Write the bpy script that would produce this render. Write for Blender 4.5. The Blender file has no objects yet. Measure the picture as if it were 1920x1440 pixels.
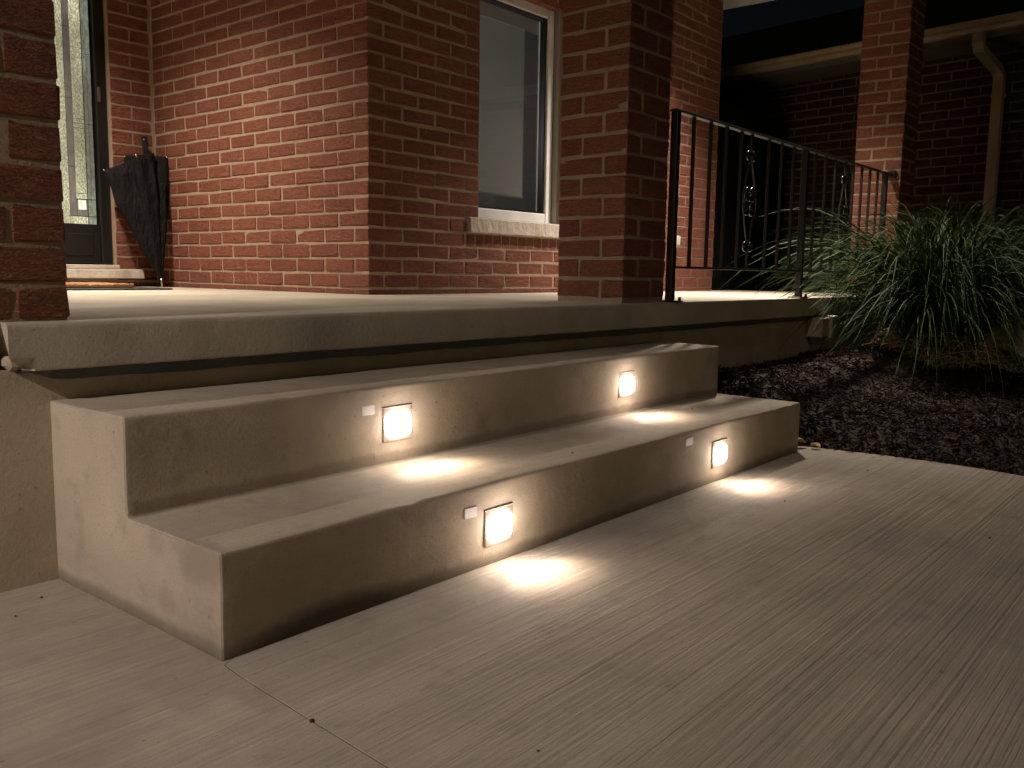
import bpy, bmesh, math, random
from mathutils import Vector, Matrix, noise
from math import radians as R, sin, cos, pi

random.seed(7)
S = bpy.context.scene
COL = S.collection

# ------------------------------------------------------------------ camera
cam_d = bpy.data.cameras.new('camera')
cam = bpy.data.objects.new('camera', cam_d)
COL.objects.link(cam)
S.camera = cam
CAM = Vector((-0.763, -1.224, 0.628))
FW = Vector((0.765, 0.632, -0.123)).normalized()
yaw, pitch, roll = 0.881, 0.124, 0.015
FW = Vector((sin(yaw)*cos(pitch), cos(yaw)*cos(pitch), -sin(pitch)))
RT = Vector((cos(yaw), -sin(yaw), 0))
UP = RT.cross(FW)
RT, UP = cos(roll)*RT + sin(roll)*UP, -sin(roll)*RT + cos(roll)*UP
m3 = Matrix((RT, UP, -FW)).transposed()
cam.matrix_world = Matrix.Translation(CAM) @ m3.to_4x4()
cam_d.sensor_width = 36
FPX = 1672.0
cam_d.lens = FPX/1920*36
cam_d.clip_start = 0.02
cam_d.clip_end = 500

# ------------------------------------------------------------------ sky, sun, exposure
SUN_FROM = Vector((-0.42, -0.84, 0.14)).normalized()      # dim glow from the street side
w = bpy.data.worlds.new('World')
S.world = w
w.use_nodes = True
nt = w.node_tree
bg = nt.nodes['Background']
sky = nt.nodes.new('ShaderNodeTexSky')
sky.sky_type = 'NISHITA'
sky.sun_disc = False
sky.sun_elevation = math.asin(SUN_FROM.z)
sky.sun_rotation = math.atan2(SUN_FROM.x, SUN_FROM.y)
nt.links.new(sky.outputs[0], bg.inputs[0])
bg.inputs[1].default_value = 0.0010
sl = bpy.data.lights.new('sun', 'SUN')
sl.energy = 0.10
sl.angle = R(25)
sl.color = (1.0, 0.78, 0.48)
so = bpy.data.objects.new('sun', sl)
COL.objects.link(so)
so.rotation_euler = (-SUN_FROM).to_track_quat('-Z', 'Y').to_euler()
so.location = (-6, 2, 6)
S.view_settings.view_transform = 'Standard'
S.view_settings.look = 'None'
S.view_settings.exposure = 0.0
S.view_settings.gamma = 1.0
S.view_settings.use_curve_mapping = False
S.cycles.use_denoising = True
S.cycles.max_bounces = 8
S.cycles.caustics_reflective = False
S.cycles.caustics_refractive = False

# ------------------------------------------------------------------ helpers
def tag(o, label=None, cat=None, group=None, kind=None):
    if label: o['label'] = label
    if cat: o['category'] = cat
    if group: o['group'] = group
    if kind: o['kind'] = kind
    return o

def thing(name, label, cat, loc=(0, 0, 0), rz=0, group=None):
    o = bpy.data.objects.new(name, None)
    COL.objects.link(o)
    o.location = loc
    o.rotation_euler = (0, 0, rz)
    o.empty_display_size = 0.05
    return tag(o, label, cat, group)

def link(name, me, parent=None, mat=None):
    if mat is not None and not me.materials:
        me.materials.append(mat)
    o = bpy.data.objects.new(name, me)
    COL.objects.link(o)
    if parent is not None: o.parent = parent
    return o

def obj(name, bm, mat, parent=None, smooth=False):
    me = bpy.data.meshes.new(name)
    bm.normal_update()
    bm.to_mesh(me); bm.free()
    if smooth:
        for p in me.polygons: p.use_smooth = True
    return link(name, me, parent, mat)

def autosmooth(o, deg=35):
    me = o.data
    for p in me.polygons: p.use_smooth = True
    me.set_sharp_from_angle(angle=R(deg))
    return o

def box(bm, x0, x1, y0, y1, z0, z1, bev=0.0, seg=1):
    r = bmesh.ops.create_cube(bm, size=1.0)
    vs = r['verts']
    for v in vs:
        v.co = Vector((x0 + (v.co.x+.5)*(x1-x0), y0 + (v.co.y+.5)*(y1-y0), z0 + (v.co.z+.5)*(z1-z0)))
    if bev > 0:
        es = list({e for v in vs for e in v.link_edges})
        bmesh.ops.bevel(bm, geom=es, offset=bev, segments=seg, profile=.5, affect='EDGES')
    return vs

def boxobj(name, x0, x1, y0, y1, z0, z1, mat, parent=None, bev=0.0, seg=1):
    bm = bmesh.new()
    box(bm, x0, x1, y0, y1, z0, z1, bev, seg)
    o = obj(name, bm, mat, parent)
    if bev > 0 and seg > 1: autosmooth(o, 50)
    return o

def frame_from(t):
    t = t.normalized()
    a = Vector((0, 0, 1)) if abs(t.z) < .9 else Vector((1, 0, 0))
    u = t.cross(a).normalized()
    return u, t.cross(u).normalized()

def tube(bm, pts, rad, n=8, cap=True):
    pts = [Vector(p) for p in pts]
    rings = []
    for i, p in enumerate(pts):
        t = pts[min(i+1, len(pts)-1)] - pts[max(i-1, 0)]
        u, v = frame_from(t)
        r = rad[i] if isinstance(rad, (list, tuple)) else rad
        rings.append([bm.verts.new(p + r*(cos(2*pi*k/n)*u + sin(2*pi*k/n)*v)) for k in range(n)])
    # keep rings untwisted
    for i in range(len(rings)-1):
        a, b = rings[i], rings[i+1]
        best = min(range(n), key=lambda s: sum((a[k].co - b[(k+s) % n].co).length_squared for k in range(n)))
        rings[i+1] = b[best:] + b[:best]
        b = rings[i+1]
        for k in range(n):
            bm.faces.new((a[k], a[(k+1) % n], b[(k+1) % n], b[k]))
    if cap:
        bm.faces.new(list(reversed(rings[0]))); bm.faces.new(rings[-1])
    bmesh.ops.recalc_face_normals(bm, faces=bm.faces[:])

# pixel of a point in the 1920x1440 picture, used only to rank bricks by how large they show
def shown(p):
    d = Vector(p) - CAM
    z = d.dot(FW)
    if z < .1: return None
    return 960 + FPX*d.dot(RT)/z, 720 - FPX*d.dot(UP)/z, z

# ------------------------------------------------------------------ materials
def new_mat(name):
    m = bpy.data.materials.new(name)
    m.use_nodes = True
    nt = m.node_tree
    b = nt.nodes['Principled BSDF']
    return m, nt, b

class N:
    def __init__(s, nt): s.nt = nt
    def n(s, t, **kw):
        x = s.nt.nodes.new(t)
        for k, v in kw.items(): setattr(x, k, v)
        return x
    def l(s, a, b): s.nt.links.new(a, b)
    def pos(s, sc=(1, 1, 1), off=(0, 0, 0), coord='pos'):
        if coord == 'pos': src = s.n('ShaderNodeNewGeometry').outputs['Position']
        else: src = s.n('ShaderNodeTexCoord').outputs['Object']
        mp = s.n('ShaderNodeMapping')
        mp.inputs['Scale'].default_value = sc
        mp.inputs['Location'].default_value = off
        s.l(src, mp.inputs['Vector'])
        return mp.outputs['Vector']
    def noise(s, vec, scale=5, detail=4, rough=.55, dist=0):
        x = s.n('ShaderNodeTexNoise')
        x.inputs['Scale'].default_value = scale
        x.inputs['Detail'].default_value = detail
        x.inputs['Roughness'].default_value = rough
        x.inputs['Distortion'].default_value = dist
        s.l(vec, x.inputs['Vector'])
        return x.outputs['Fac']
    def ramp(s, fac, stops):
        x = s.n('ShaderNodeValToRGB')
        cr = x.color_ramp
        while len(cr.elements) > 1: cr.elements.remove(cr.elements[-1])
        cr.elements[0].position = stops[0][0]
        c = stops[0][1]; cr.elements[0].color = (*c, 1) if hasattr(c, '__len__') else (c, c, c, 1)
        for p, c in stops[1:]:
            e = cr.elements.new(p); e.color = (*c, 1) if hasattr(c, '__len__') else (c, c, c, 1)
        s.l(fac, x.inputs[0])
        return x.outputs[0]
    def mix(s, a, b, fac, mode='MIX'):
        x = s.n('ShaderNodeMix', data_type='RGBA', blend_type=mode)
        x.clamp_factor = True
        for k, v in ((6, a), (7, b), (0, fac)):
            if hasattr(v, 'is_output'): s.l(v, x.inputs[k])
            elif k == 0: x.inputs[0].default_value = v
            else: x.inputs[k].default_value = (*v, 1)
        return x.outputs[2]
    def math(s, op, a, b=0.0, clamp=False):
        x = s.n('ShaderNodeMath', operation=op); x.use_clamp = clamp
        for k, v in ((0, a), (1, b)):
            if hasattr(v, 'is_output'): s.l(v, x.inputs[k])
            else: x.inputs[k].default_value = v
        return x.outputs[0]
    def bump(s, h, strength=.3, dist=.01, prev=None):
        x = s.n('ShaderNodeBump')
        x.inputs['Strength'].default_value = strength
        x.inputs['Distance'].default_value = dist
        s.l(h, x.inputs['Height'])
        if prev is not None: s.l(prev, x.inputs['Normal'])
        return x.outputs[0]

def plain(name, col, rough=.5, metal=0.0, spec=.5):
    m, nt, b = new_mat(name)
    b.inputs['Base Color'].default_value = (*col, 1)
    b.inputs['Roughness'].default_value = rough
    b.inputs['Metallic'].default_value = metal
    b.inputs['Specular IOR Level'].default_value = spec
    return m

def worn(name, c0, c1, rough=.6, scale=30, bump=.15, bdist=.002, metal=0.0, coat=0.0):
    m, nt, b = new_mat(name); k = N(nt)
    f = k.noise(k.pos(), scale, 5, .6)
    f2 = k.noise(k.pos(off=(3, 1, 7)), scale*.17, 3, .6)
    c = k.mix(c0, c1, k.ramp(f2, [(.35, 0.0), (.65, 1.0)]))
    c = k.mix(c, tuple(x*.75 for x in c0), k.ramp(f, [(.45, 0.0), (.75, .6)]))
    k.l(c, b.inputs['Base Color'])
    b.inputs['Roughness'].default_value = rough
    b.inputs['Metallic'].default_value = metal
    b.inputs['Coat Weight'].default_value = coat
    k.l(k.bump(f, bump, bdist), b.inputs['Normal'])
    return m

CONC = (0.50, 0.425, 0.32)
def concrete(name, base=CONC, broom=1.0, stain=1.0, fine=1.0, extra=None):
    m, nt, b = new_mat(name); k = N(nt)
    pos = k.pos()
    big = k.noise(pos, 2.2, 5, .6)
    mid = k.noise(k.pos(off=(5, 2, 9)), 11, 6, .62)
    fin = k.noise(k.pos(off=(1, 7, 3)), 260, 3, .6)
    brm = k.noise(k.pos((.75, 92, 3)), 1.0, 5, .68)            # broom strokes run along the steps
    brw = k.noise(k.pos((.55, 15, 3), (2, 4, 0)), 1.0, 4, .6)
    sepn = k.n('ShaderNodeSeparateXYZ'); k.l(k.n('ShaderNodeNewGeometry').outputs['True Normal'], sepn.inputs[0])
    lvl = k.ramp(sepn.outputs[2], [(.5, 0.0), (.8, 1.0)])
    dark = tuple(x*.70 for x in base); lite = tuple(min(1, x*1.14) for x in base)
    c = k.mix(dark, lite, k.ramp(big, [(.30, 0.0), (.70, 1.0)]))
    c = k.mix(c, tuple(x*.58 for x in (base[0]*.95, base[1], base[2]*1.1)), k.ramp(mid, [(.55, 0.0), (.80, .55*stain)]))
    c = k.mix(c, tuple(x*.66 for x in base), k.ramp(fin, [(.54, 0.0), (.74, min(1, .75*fine))]))
    if broom > 0:
        c = k.mix(c, tuple(x*.74 for x in base), k.math('MULTIPLY', lvl, k.ramp(brm, [(.46, 0.0), (.70, min(1, .42*broom))])))
        c = k.mix(c, tuple(min(1, x*1.12) for x in base), k.math('MULTIPLY', lvl, k.ramp(brw, [(.48, 0.0), (.74, min(1, .26*broom))])))
    pit = k.noise(k.pos(off=(9, 9, 2)), 70, 2, .5)
    c = k.mix(c, tuple(x*.40 for x in base), k.ramp(pit, [(.71, 0.0), (.76, .7)]))
    if extra: c = extra(k, c)
    k.l(c, b.inputs['Base Color'])
    b.inputs['Roughness'].default_value = .82
    b.inputs['Specular IOR Level'].default_value = .32
    nrm = k.bump(mid, .22, .005)
    gr = k.noise(k.pos(off=(2, 8, 5)), 95, 4, .65)
    nrm = k.bump(gr, .35, .0025, nrm)
    nrm = k.bump(fin, .30, .0016, nrm)
    if broom > 0:
        nrm = k.bump(k.math('MULTIPLY', brm, lvl), min(1, .6*broom), .009, nrm)
    nrm = k.bump(pit, .25, .002, nrm)
    k.l(nrm, b.inputs['Normal'])
    return m

def step_marks(k, c):
    # damp patch on the end face, grime along the foot, dark patch low on the bottom riser
    sep = k.n('ShaderNodeSeparateXYZ')
    k.l(k.n('ShaderNodeNewGeometry').outputs['Position'], sep.inputs[0])
    X, Y, Z = sep.outputs
    n1 = k.noise(k.pos(off=(4, 0, 2)), 16, 5, .65)
    def blob(cx, cy, cz, rx, ry, rz, amt, col, soft=1.7):
        nonlocal c
        dx = k.math('DIVIDE', k.math('SUBTRACT', X, cx), rx)
        dy = k.math('DIVIDE', k.math('SUBTRACT', Y, cy), ry)
        dz = k.math('DIVIDE', k.math('SUBTRACT', Z, cz), rz)
        d = k.math('ADD', k.math('ADD', k.math('MULTIPLY', dx, dx), k.math('MULTIPLY', dy, dy)), k.math('MULTIPLY', dz, dz))
        d = k.math('ADD', d, k.math('MULTIPLY', k.math('SUBTRACT', n1, .5), soft))
        f = k.ramp(d, [(.25, amt), (1.0, 0.0)])
        c = k.mix(c, col, f)
    dk = (.16, .125, .085)
    blob(-.0, .06, .155, .03, .085, .055, .62, (.27, .22, .155))
    blob(-.0, .20, .16, .03, .035, .035, .35, (.30, .25, .175))
    blob(-.0, .17, .06, .03, .03, .04, .3, (.30, .24, .165))
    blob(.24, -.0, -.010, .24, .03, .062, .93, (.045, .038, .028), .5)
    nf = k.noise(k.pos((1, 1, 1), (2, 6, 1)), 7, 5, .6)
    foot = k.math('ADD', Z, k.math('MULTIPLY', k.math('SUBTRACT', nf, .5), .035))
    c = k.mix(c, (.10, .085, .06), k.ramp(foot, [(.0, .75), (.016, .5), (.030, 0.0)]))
    up = k.math('ADD', k.math('SUBTRACT', Z, .18), k.math('MULTIPLY', k.math('SUBTRACT', n1, .5), .03))  # darker band along the base of the upper riser
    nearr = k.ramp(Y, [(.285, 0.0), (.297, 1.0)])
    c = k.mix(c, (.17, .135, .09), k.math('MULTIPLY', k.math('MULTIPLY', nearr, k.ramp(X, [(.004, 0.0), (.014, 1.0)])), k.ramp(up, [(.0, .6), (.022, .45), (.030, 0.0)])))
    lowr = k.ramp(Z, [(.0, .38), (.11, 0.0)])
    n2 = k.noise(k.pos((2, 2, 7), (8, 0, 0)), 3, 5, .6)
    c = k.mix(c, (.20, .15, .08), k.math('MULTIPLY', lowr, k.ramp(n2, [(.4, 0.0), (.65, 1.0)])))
    return c

def brick_mat(name, c0, c1, c2, bump=1.0):
    m, nt, b = new_mat(name); k = N(nt)
    rnd = k.n('ShaderNodeObjectInfo').outputs['Random']
    isl = k.n('ShaderNodeNewGeometry').outputs['Random Per Island']
    rr = k.math('FRACT', k.math('ADD', rnd, isl))
    rug = k.noise(k.pos((34, 34, 165)), 1.0, 4, .66, 1.4)      # wire-cut "rug" face: short wavy horizontal drags
    rug2 = k.noise(k.pos((15, 15, 78), (4, 2, 0)), 1.0, 4, .7, 1.2)
    fin = k.noise(k.pos(off=(3, 3, 3)), 170, 3, .6)
    big = k.noise(k.pos(off=(1, 5, 2)), 3.0, 4, .6)
    c = k.mix(c0, c1, k.ramp(rr, [(.0, 0.0), (.6, .55), (1.0, 1.0)]))
    c = k.mix(c, c2, k.ramp(rr, [(.86, 0.0), (.90, .6), (1.0, .75)]))
    c = k.mix(c, tuple(x*.50 for x in c0), k.ramp(rug, [(.46, 0.0), (.68, .7)]))
    c = k.mix(c, tuple(min(1, x*1.3) for x in c1), k.ramp(fin, [(.58, 0.0), (.8, .5)]))
    c = k.mix(c, tuple(x*.62 for x in c0), k.ramp(big, [(.5, 0.0), (.75, .45)]))
    c = k.mix(c, tuple(x*.45 for x in c0), k.ramp(rug2, [(.50, 0.0), (.70, .5)]))
    smear = k.noise(k.pos(off=(7, 2, 8)), 26, 5, .7)
    c = k.mix(c, (.36, .27, .20), k.ramp(smear, [(.66, 0.0), (.78, .5)]))
    k.l(c, b.inputs['Base Color'])
    b.inputs['Roughness'].default_value = .78
    b.inputs['Specular IOR Level'].default_value = .3
    n1 = k.bump(rug, 1.0*bump, .022)
    n1 = k.bump(rug2, .9*bump, .02, n1)
    k.l(k.bump(fin, .35*bump, .002, n1), b.inputs['Normal'])
    return m

M = {}
M['patio'] = concrete('patio_concrete', (.485, .420, .330), 2.0, 1.4, 1.2)
M['step'] = concrete('step_concrete', (.485, .412, .305), .85, 1.5, 1.2, step_marks)
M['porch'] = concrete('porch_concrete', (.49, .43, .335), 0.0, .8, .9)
M['found'] = concrete('foundation_concrete', (.44, .37, .265), 0.0, 1.3, .9)
M['mortar'] = worn('mortar', (.33, .228, .155), (.39, .28, .195), .9, 120, .8, .003)
M['mortar_col'] = worn('mortar_column', (.27, .20, .13), (.32, .24, .16), .9, 110, .8, .004)
M['brick'] = brick_mat('brick_red', (.345, .118, .073), (.40, .142, .088), (.29, .094, .060))
M['brick_col'] = brick_mat('brick_column', (.31, .112, .064), (.37, .140, .080), (.25, .086, .050))
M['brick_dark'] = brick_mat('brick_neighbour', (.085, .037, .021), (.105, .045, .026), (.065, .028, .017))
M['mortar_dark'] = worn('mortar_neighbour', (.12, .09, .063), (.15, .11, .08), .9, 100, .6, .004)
M['stone'] = worn('sill_stone', (.52, .45, .37), (.60, .53, .44), .85, 45, .8, .006)
M['white'] = worn('white_vinyl', (.78, .76, .74), (.82, .80, .78), .38, 8, .05, .001)
M['caulk'] = plain('caulk', (.36, .33, .29), .8)
M['black_metal'] = worn('black_paint', (.006, .006, .006), (.010, .010, .009), .36, 60, .25, .001)
M['black_gloss'] = plain('black_gloss_paint', (.01, .01, .01), .20, 0.0, 1.0)
M['black_door'] = worn('black_door_paint', (.006, .006, .006), (.010, .009, .0085), .42, 25, .1, .001)
M['gate_black'] = worn('gate_stain', (.003, .003, .003), (.005, .0045, .004), .9, 25, .2, .002)
M['gate_black'].node_tree.nodes['Principled BSDF'].inputs['Specular IOR Level'].default_value = .1
M['flash'] = worn('membrane_strip', (.060, .068, .072), (.085, .092, .092), .7, 40, .4, .004)
M['soffit'] = worn('soffit_paint', (.62, .60, .56), (.66, .64, .60), .6, 12, .1, .001)
M['gutter'] = worn('gutter_beige', (.36, .28, .16), (.41, .32, .20), .5, 14, .1, .001)
M['shingle'] = worn('roof_shingle', (.030, .028, .028), (.05, .047, .045), .9, 60, .7, .006)
M['soil'] = worn('soil', (.035, .022, .014), (.055, .034, .022), .95, 50, 1.0, .02)
M['lawn'] = worn('ground_earth', (.05, .045, .03), (.07, .06, .04), .95, 8, .8, .03)
M['plate'] = worn('fixture_plate', (.36, .31, .245), (.41, .355, .28), .75, 40, .1, .001)
M['cover'] = worn('fixture_cover_white', (.60, .54, .50), (.66, .60, .56), .5, 60, .1, .001)
M['coir'] = worn('coir', (.42, .20, .09), (.52, .27, .13), .95, 220, 1.0, .008)
M['rubber'] = worn('rubber', (.03, .03, .034), (.05, .05, .055), .8, 80, .4, .003)
M['interior'] = plain('interior_wall', (.045, .040, .034), .9)
M['handle'] = plain('umbrella_handle', (.012, .012, .014), .12)
M['steel'] = plain('steel', (.55, .55, .55), .28, 1.0)
M['leaf_dry'] = worn('dry_leaf', (.36, .24, .08), (.46, .34, .14), .8, 40, .5, .003)
M['joint'] = plain('joint_dirt', (.11, .092, .072), .95)
M['debris'] = plain('dark_debris', (.05, .035, .025), .9)
M['box_white'] = worn('box_plastic', (.62, .60, .55), (.70, .68, .62), .5, 20, .1, .001)
M['box_dark'] = worn('box_plastic_dark', (.10, .09, .07), (.13, .12, .09), .6, 20, .1, .001)

def emit_mat(name, col, strength):
    m, nt, b = new_mat(name)
    b.inputs['Base Color'].default_value = (*col, 1)
    b.inputs['Emission Color'].default_value = (*col, 1)
    b.inputs['Emission Strength'].default_value = strength
    return m
M['lens'] = emit_mat('lamp_lens', (1.0, .86, .74), 40)
M['potlens'] = emit_mat('pot_lens', (1.0, .90, .80), 12)

def fabric():
    m, nt, b = new_mat('umbrella_fabric'); k = N(nt)
    f = k.noise(k.pos(), 9, 4, .6)
    k.l(k.mix((.0055, .005, .005), (.010, .009, .0088), f), b.inputs['Base Color'])
    b.inputs['Roughness'].default_value = .7
    b.inputs['Specular IOR Level'].default_value = .12
    k.l(k.bump(k.noise(k.pos((1, 1, .35)), 30, 4, .65), .8, .03), b.inputs['Normal'])
    return m
M['fabric'] = fabric()

def grass_mat():
    m, nt, b = new_mat('grass_blade'); k = N(nt)
    g = k.n('ShaderNodeNewGeometry')
    c = k.ramp(g.outputs['Random Per Island'], [(.0, (.009, .021, .005)), (.5, (.017, .036, .009)), (.85, (.030, .052, .015)), (1.0, (.17, .15, .075))])
    rnd = k.n('ShaderNodeObjectInfo').outputs['Random']
    c = k.mix(c, (.095, .15, .05), k.math('MULTIPLY', rnd, .55))
    k.l(c, b.inputs['Base Color'])
    b.inputs['Roughness'].default_value = .58
    b.inputs['Specular IOR Level'].default_value = .14
    b.inputs['Transmission Weight'].default_value = 0
    return m
M['grass'] = grass_mat()

def mulch_mat():
    m, nt, b = new_mat('mulch_chip'); k = N(nt)
    g = k.n('ShaderNodeNewGeometry')
    c = k.ramp(g.outputs['Random Per Island'], [(.0, (.006, .0035, .0022)), (.55, (.014, .0075, .0045)), (.85, (.032, .017, .010)), (.975, (.07, .040, .024)), (1.0, (.20, .13, .08))])
    k.l(c, b.inputs['Base Color'])
    b.inputs['Roughness'].default_value = .9
    b.inputs['Specular IOR Level'].default_value = .12
    k.l(k.bump(k.noise(k.pos(), 180, 3, .6), .6, .004), b.inputs['Normal'])
    return m
M['mulch'] = mulch_mat()

def pane_mat():
    m = bpy.data.materials.new('window_glass'); m.use_nodes = True
    nt = m.node_tree; k = N(nt)
    for x in list(nt.nodes): nt.nodes.remove(x)
    out = k.n('ShaderNodeOutputMaterial')
    tr = k.n('ShaderNodeBsdfTransparent'); tr.inputs[0].default_value = (.90, .90, .89, 1)
    gl = k.n('ShaderNodeBsdfGlossy'); gl.inputs['Roughness'].default_value = .02
    fr = k.n('ShaderNodeFresnel'); fr.inputs[0].default_value = 1.5
    mx = k.n('ShaderNodeMixShader')
    k.l(k.math('MULTIPLY', fr.outputs[0], .35, True), mx.inputs[0]); k.l(tr.outputs[0], mx.inputs[1]); k.l(gl.outputs[0], mx.inputs[2])
    k.l(mx.outputs[0], out.inputs[0])
    return m
M['pane'] = pane_mat()

def blind_mat():
    m = bpy.data.materials.new('roller_blind'); m.use_nodes = True
    nt = m.node_tree; k = N(nt)
    for x in list(nt.nodes): nt.nodes.remove(x)
    out = k.n('ShaderNodeOutputMaterial')
    d = k.n('ShaderNodeBsdfDiffuse'); d.inputs[0].default_value = (.52, .51, .50, 1)
    t = k.n('ShaderNodeBsdfTranslucent'); t.inputs[0].default_value = (.54, .53, .51, 1)
    mx = k.n('ShaderNodeMixShader'); mx.inputs[0].default_value = .5
    k.l(d.outputs[0], mx.inputs[1]); k.l(t.outputs[0], mx.inputs[2]); k.l(mx.outputs[0], out.inputs[0])
    return m
M['blind'] = blind_mat()

def lit_glass(name, c0, c1, s0, s1, scale):
    # textured door glass with the hall light behind it
    m, nt, b = new_mat(name); k = N(nt)
    f = k.noise(k.pos((1, 1, .55)), scale, 3, .7)
    big = k.noise(k.pos((1, 1, .8), (0, 0, .3)), 3.0, 2, .5)
    col = k.mix(c0, c1, k.ramp(f, [(.35, 0.0), (.65, 1.0)]))
    k.l(col, b.inputs['Emission Color'])
    st = k.math('MULTIPLY', k.ramp(f, [(.3, s0), (.7, s1)]), k.ramp(big, [(.35, .45), (.7, 1.5)]))
    k.l(st, b.inputs['Emission Strength'])
    b.inputs['Base Color'].default_value = (.1, .1, .08, 1)
    b.inputs['Roughness'].default_value = .15
    k.l(k.bump(f, .5, .003), b.inputs['Normal'])
    return m
M['glass_seedy'] = lit_glass('glass_seedy', (.36, .34, .17), (.80, .78, .52), .45, 1.0, 150)
M['glass_smoke'] = lit_glass('glass_smoke', (.13, .11, .10), (.18, .15, .14), .5, .8, 40)
M['glass_green'] = lit_glass('glass_green', (.17, .19, .15), (.30, .32, .26), .4, .8, 60)
M['glass_white'] = lit_glass('glass_white', (.75, .75, .60), (.85, .85, .72), .8, 1.0, 20)

# ------------------------------------------------------------------ bricks
def brick_mesh(name, L, D, H, mat, ch=.004, jit=.0024, seed=0):
    rnd = random.Random(seed)
    bm = bmesh.new()
    box(bm, -L/2, L/2, -D/2, D/2, -H/2, H/2, ch)
    for v in bm.verts:
        v.co += Vector((rnd.uniform(-jit, jit), rnd.uniform(-jit, jit), rnd.uniform(-jit, jit)))
    me = bpy.data.meshes.new(name)
    bm.to_mesh(me); bm.free()
    me.materials.append(mat)
    return me

class BrickSet:
    """collects bricks (centre, length, depth, height, turned) in the parent's frame"""
    def __init__(s, mat, tagname): s.m = mat; s.items = []; s.cache = {}; s.t = tagname
    def add(s, wall, c, L, D, H, turned=False): s.items.append((wall, Vector(c), L, D, H, turned))
    def mesh(s, L, D, H):
        key = (round(L, 3), round(D, 3), round(H, 3), random.randrange(5))
        if key not in s.cache:
            s.cache[key] = brick_mesh('brick', L, D, H, s.m, seed=hash(key) & 0xffff)
        return s.cache[key]
    def build(s, limit, world=Matrix.Identity(4), occl=None):
        ranked = []
        for it in s.items:
            p = shown(world @ it[1])
            a = 0
            if p and -30 < p[0] < 1950 and -30 < p[1] < 1470:
                a = it[2]*it[4]/p[2]**2
                if occl and occl(p[0], p[1]): a *= .01
            ranked.append((a, it))
        ranked.sort(key=lambda t: -t[0])
        rest = {}
        for i, (a, (wall, c, L, D, H, turned)) in enumerate(ranked):
            if i < limit:
                o = bpy.data.objects.new('brick', s.mesh(L, D, H))
                COL.objects.link(o)
                o.parent = wall
                o.location = c + Vector((random.uniform(-.0012, .0012), random.uniform(-.0012, .0012), random.uniform(-.001, .001)))
                o.rotation_euler = (random.uniform(-.004, .004), random.uniform(-.006, .006), (pi/2 if turned else 0) + random.uniform(-.006, .006))
            else:
                rest.setdefault(wall.name, (wall, []))[1].append((c, L, D, H, turned))
        for wall, lst in rest.values():
            bm = bmesh.new()
            for (c, L, D, H, turned) in lst:
                if turned: L, D = D, L
                box(bm, c.x-L/2, c.x+L/2, c.y-D/2, c.y+D/2, c.z-H/2, c.z+H/2)
            o = obj('bricks', bm, s.m, wall)
            tag(o, kind='stuff')

# ------------------------------------------------------------------ ground, walkway, bed
bm = bmesh.new()
bmesh.ops.create_grid(bm, x_segments=8, y_segments=8, size=80)
g = obj('ground', bm, M['lawn']); g.location.z = -.12
tag(g, 'dark bare ground around the houses', kind='structure')

def slab_poly(name, pts, z0, z1, mat, parent):
    bm = bmesh.new()
    vs = [bm.verts.new((x, y, z1)) for x, y in pts]
    f = bm.faces.new(vs)
    r = bmesh.ops.extrude_face_region(bm, geom=[f])
    for v in r['geom']:
        if isinstance(v, bmesh.types.BMVert): v.co.z = z0
    bmesh.ops.recalc_face_normals(bm, faces=bm.faces[:])
    return obj(name, bm, mat, parent)

walk = bpy.data.objects.new('concrete_walkway', None); COL.objects.link(walk)
tag(walk, 'broom finished concrete walkway in front of the steps', kind='structure')
joint = [(.08, .634), (.08, .03), (-.004, -.012), (-.011, -.064), (-.025, -.26), (-.037, -.45), (-.075, -1.1), (-.22, -3.6), (-.30, -5)]
edge = [(2.385, .10), (2.44, .055), (2.465, .02), (2.489, -.10), (2.505, -.25), (2.513, -.42), (2.50, -.58), (2.470, -.74), (2.42, -.95), (2.33, -1.3), (2.2, -1.8), (2.1, -2.6), (2.05, -5)]
slab_poly('slab', [(x+.0015, y) for x, y in joint] + list(reversed(edge)) + [(2.385, .635)], -.1, 0, M['patio'], walk)
slab_poly('slab', [(x-.0015, y) for x, y in reversed(joint)] + [(-7, .635), (-7, -5)], -.1, 0, M['patio'], walk)

bm = bmesh.new()                                         # dirt packed in the joint
pv = None
for x, y in [(joint[i][0] + (joint[i+1][0]-joint[i][0])*t/12, joint[i][1] + (joint[i+1][1]-joint[i][1])*t/12) for i in range(len(joint)-1) for t in range(12)]:
    zz = -.0012 + .0005*noise.noise(Vector((x*20, y*40, 0)))
    cur = [bm.verts.new((x-.004, y, zz-.004)), bm.verts.new((x-.0028, y, zz)), bm.verts.new((x+.0028, y, zz)), bm.verts.new((x+.004, y, zz-.004))]
    if pv:
        for k in range(3): bm.faces.new((pv[k], pv[k+1], cur[k+1], cur[k]))
    pv = cur
bmesh.ops.recalc_face_normals(bm, faces=bm.faces[:])
obj('joint_dirt', bm, M['joint'], walk)

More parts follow.
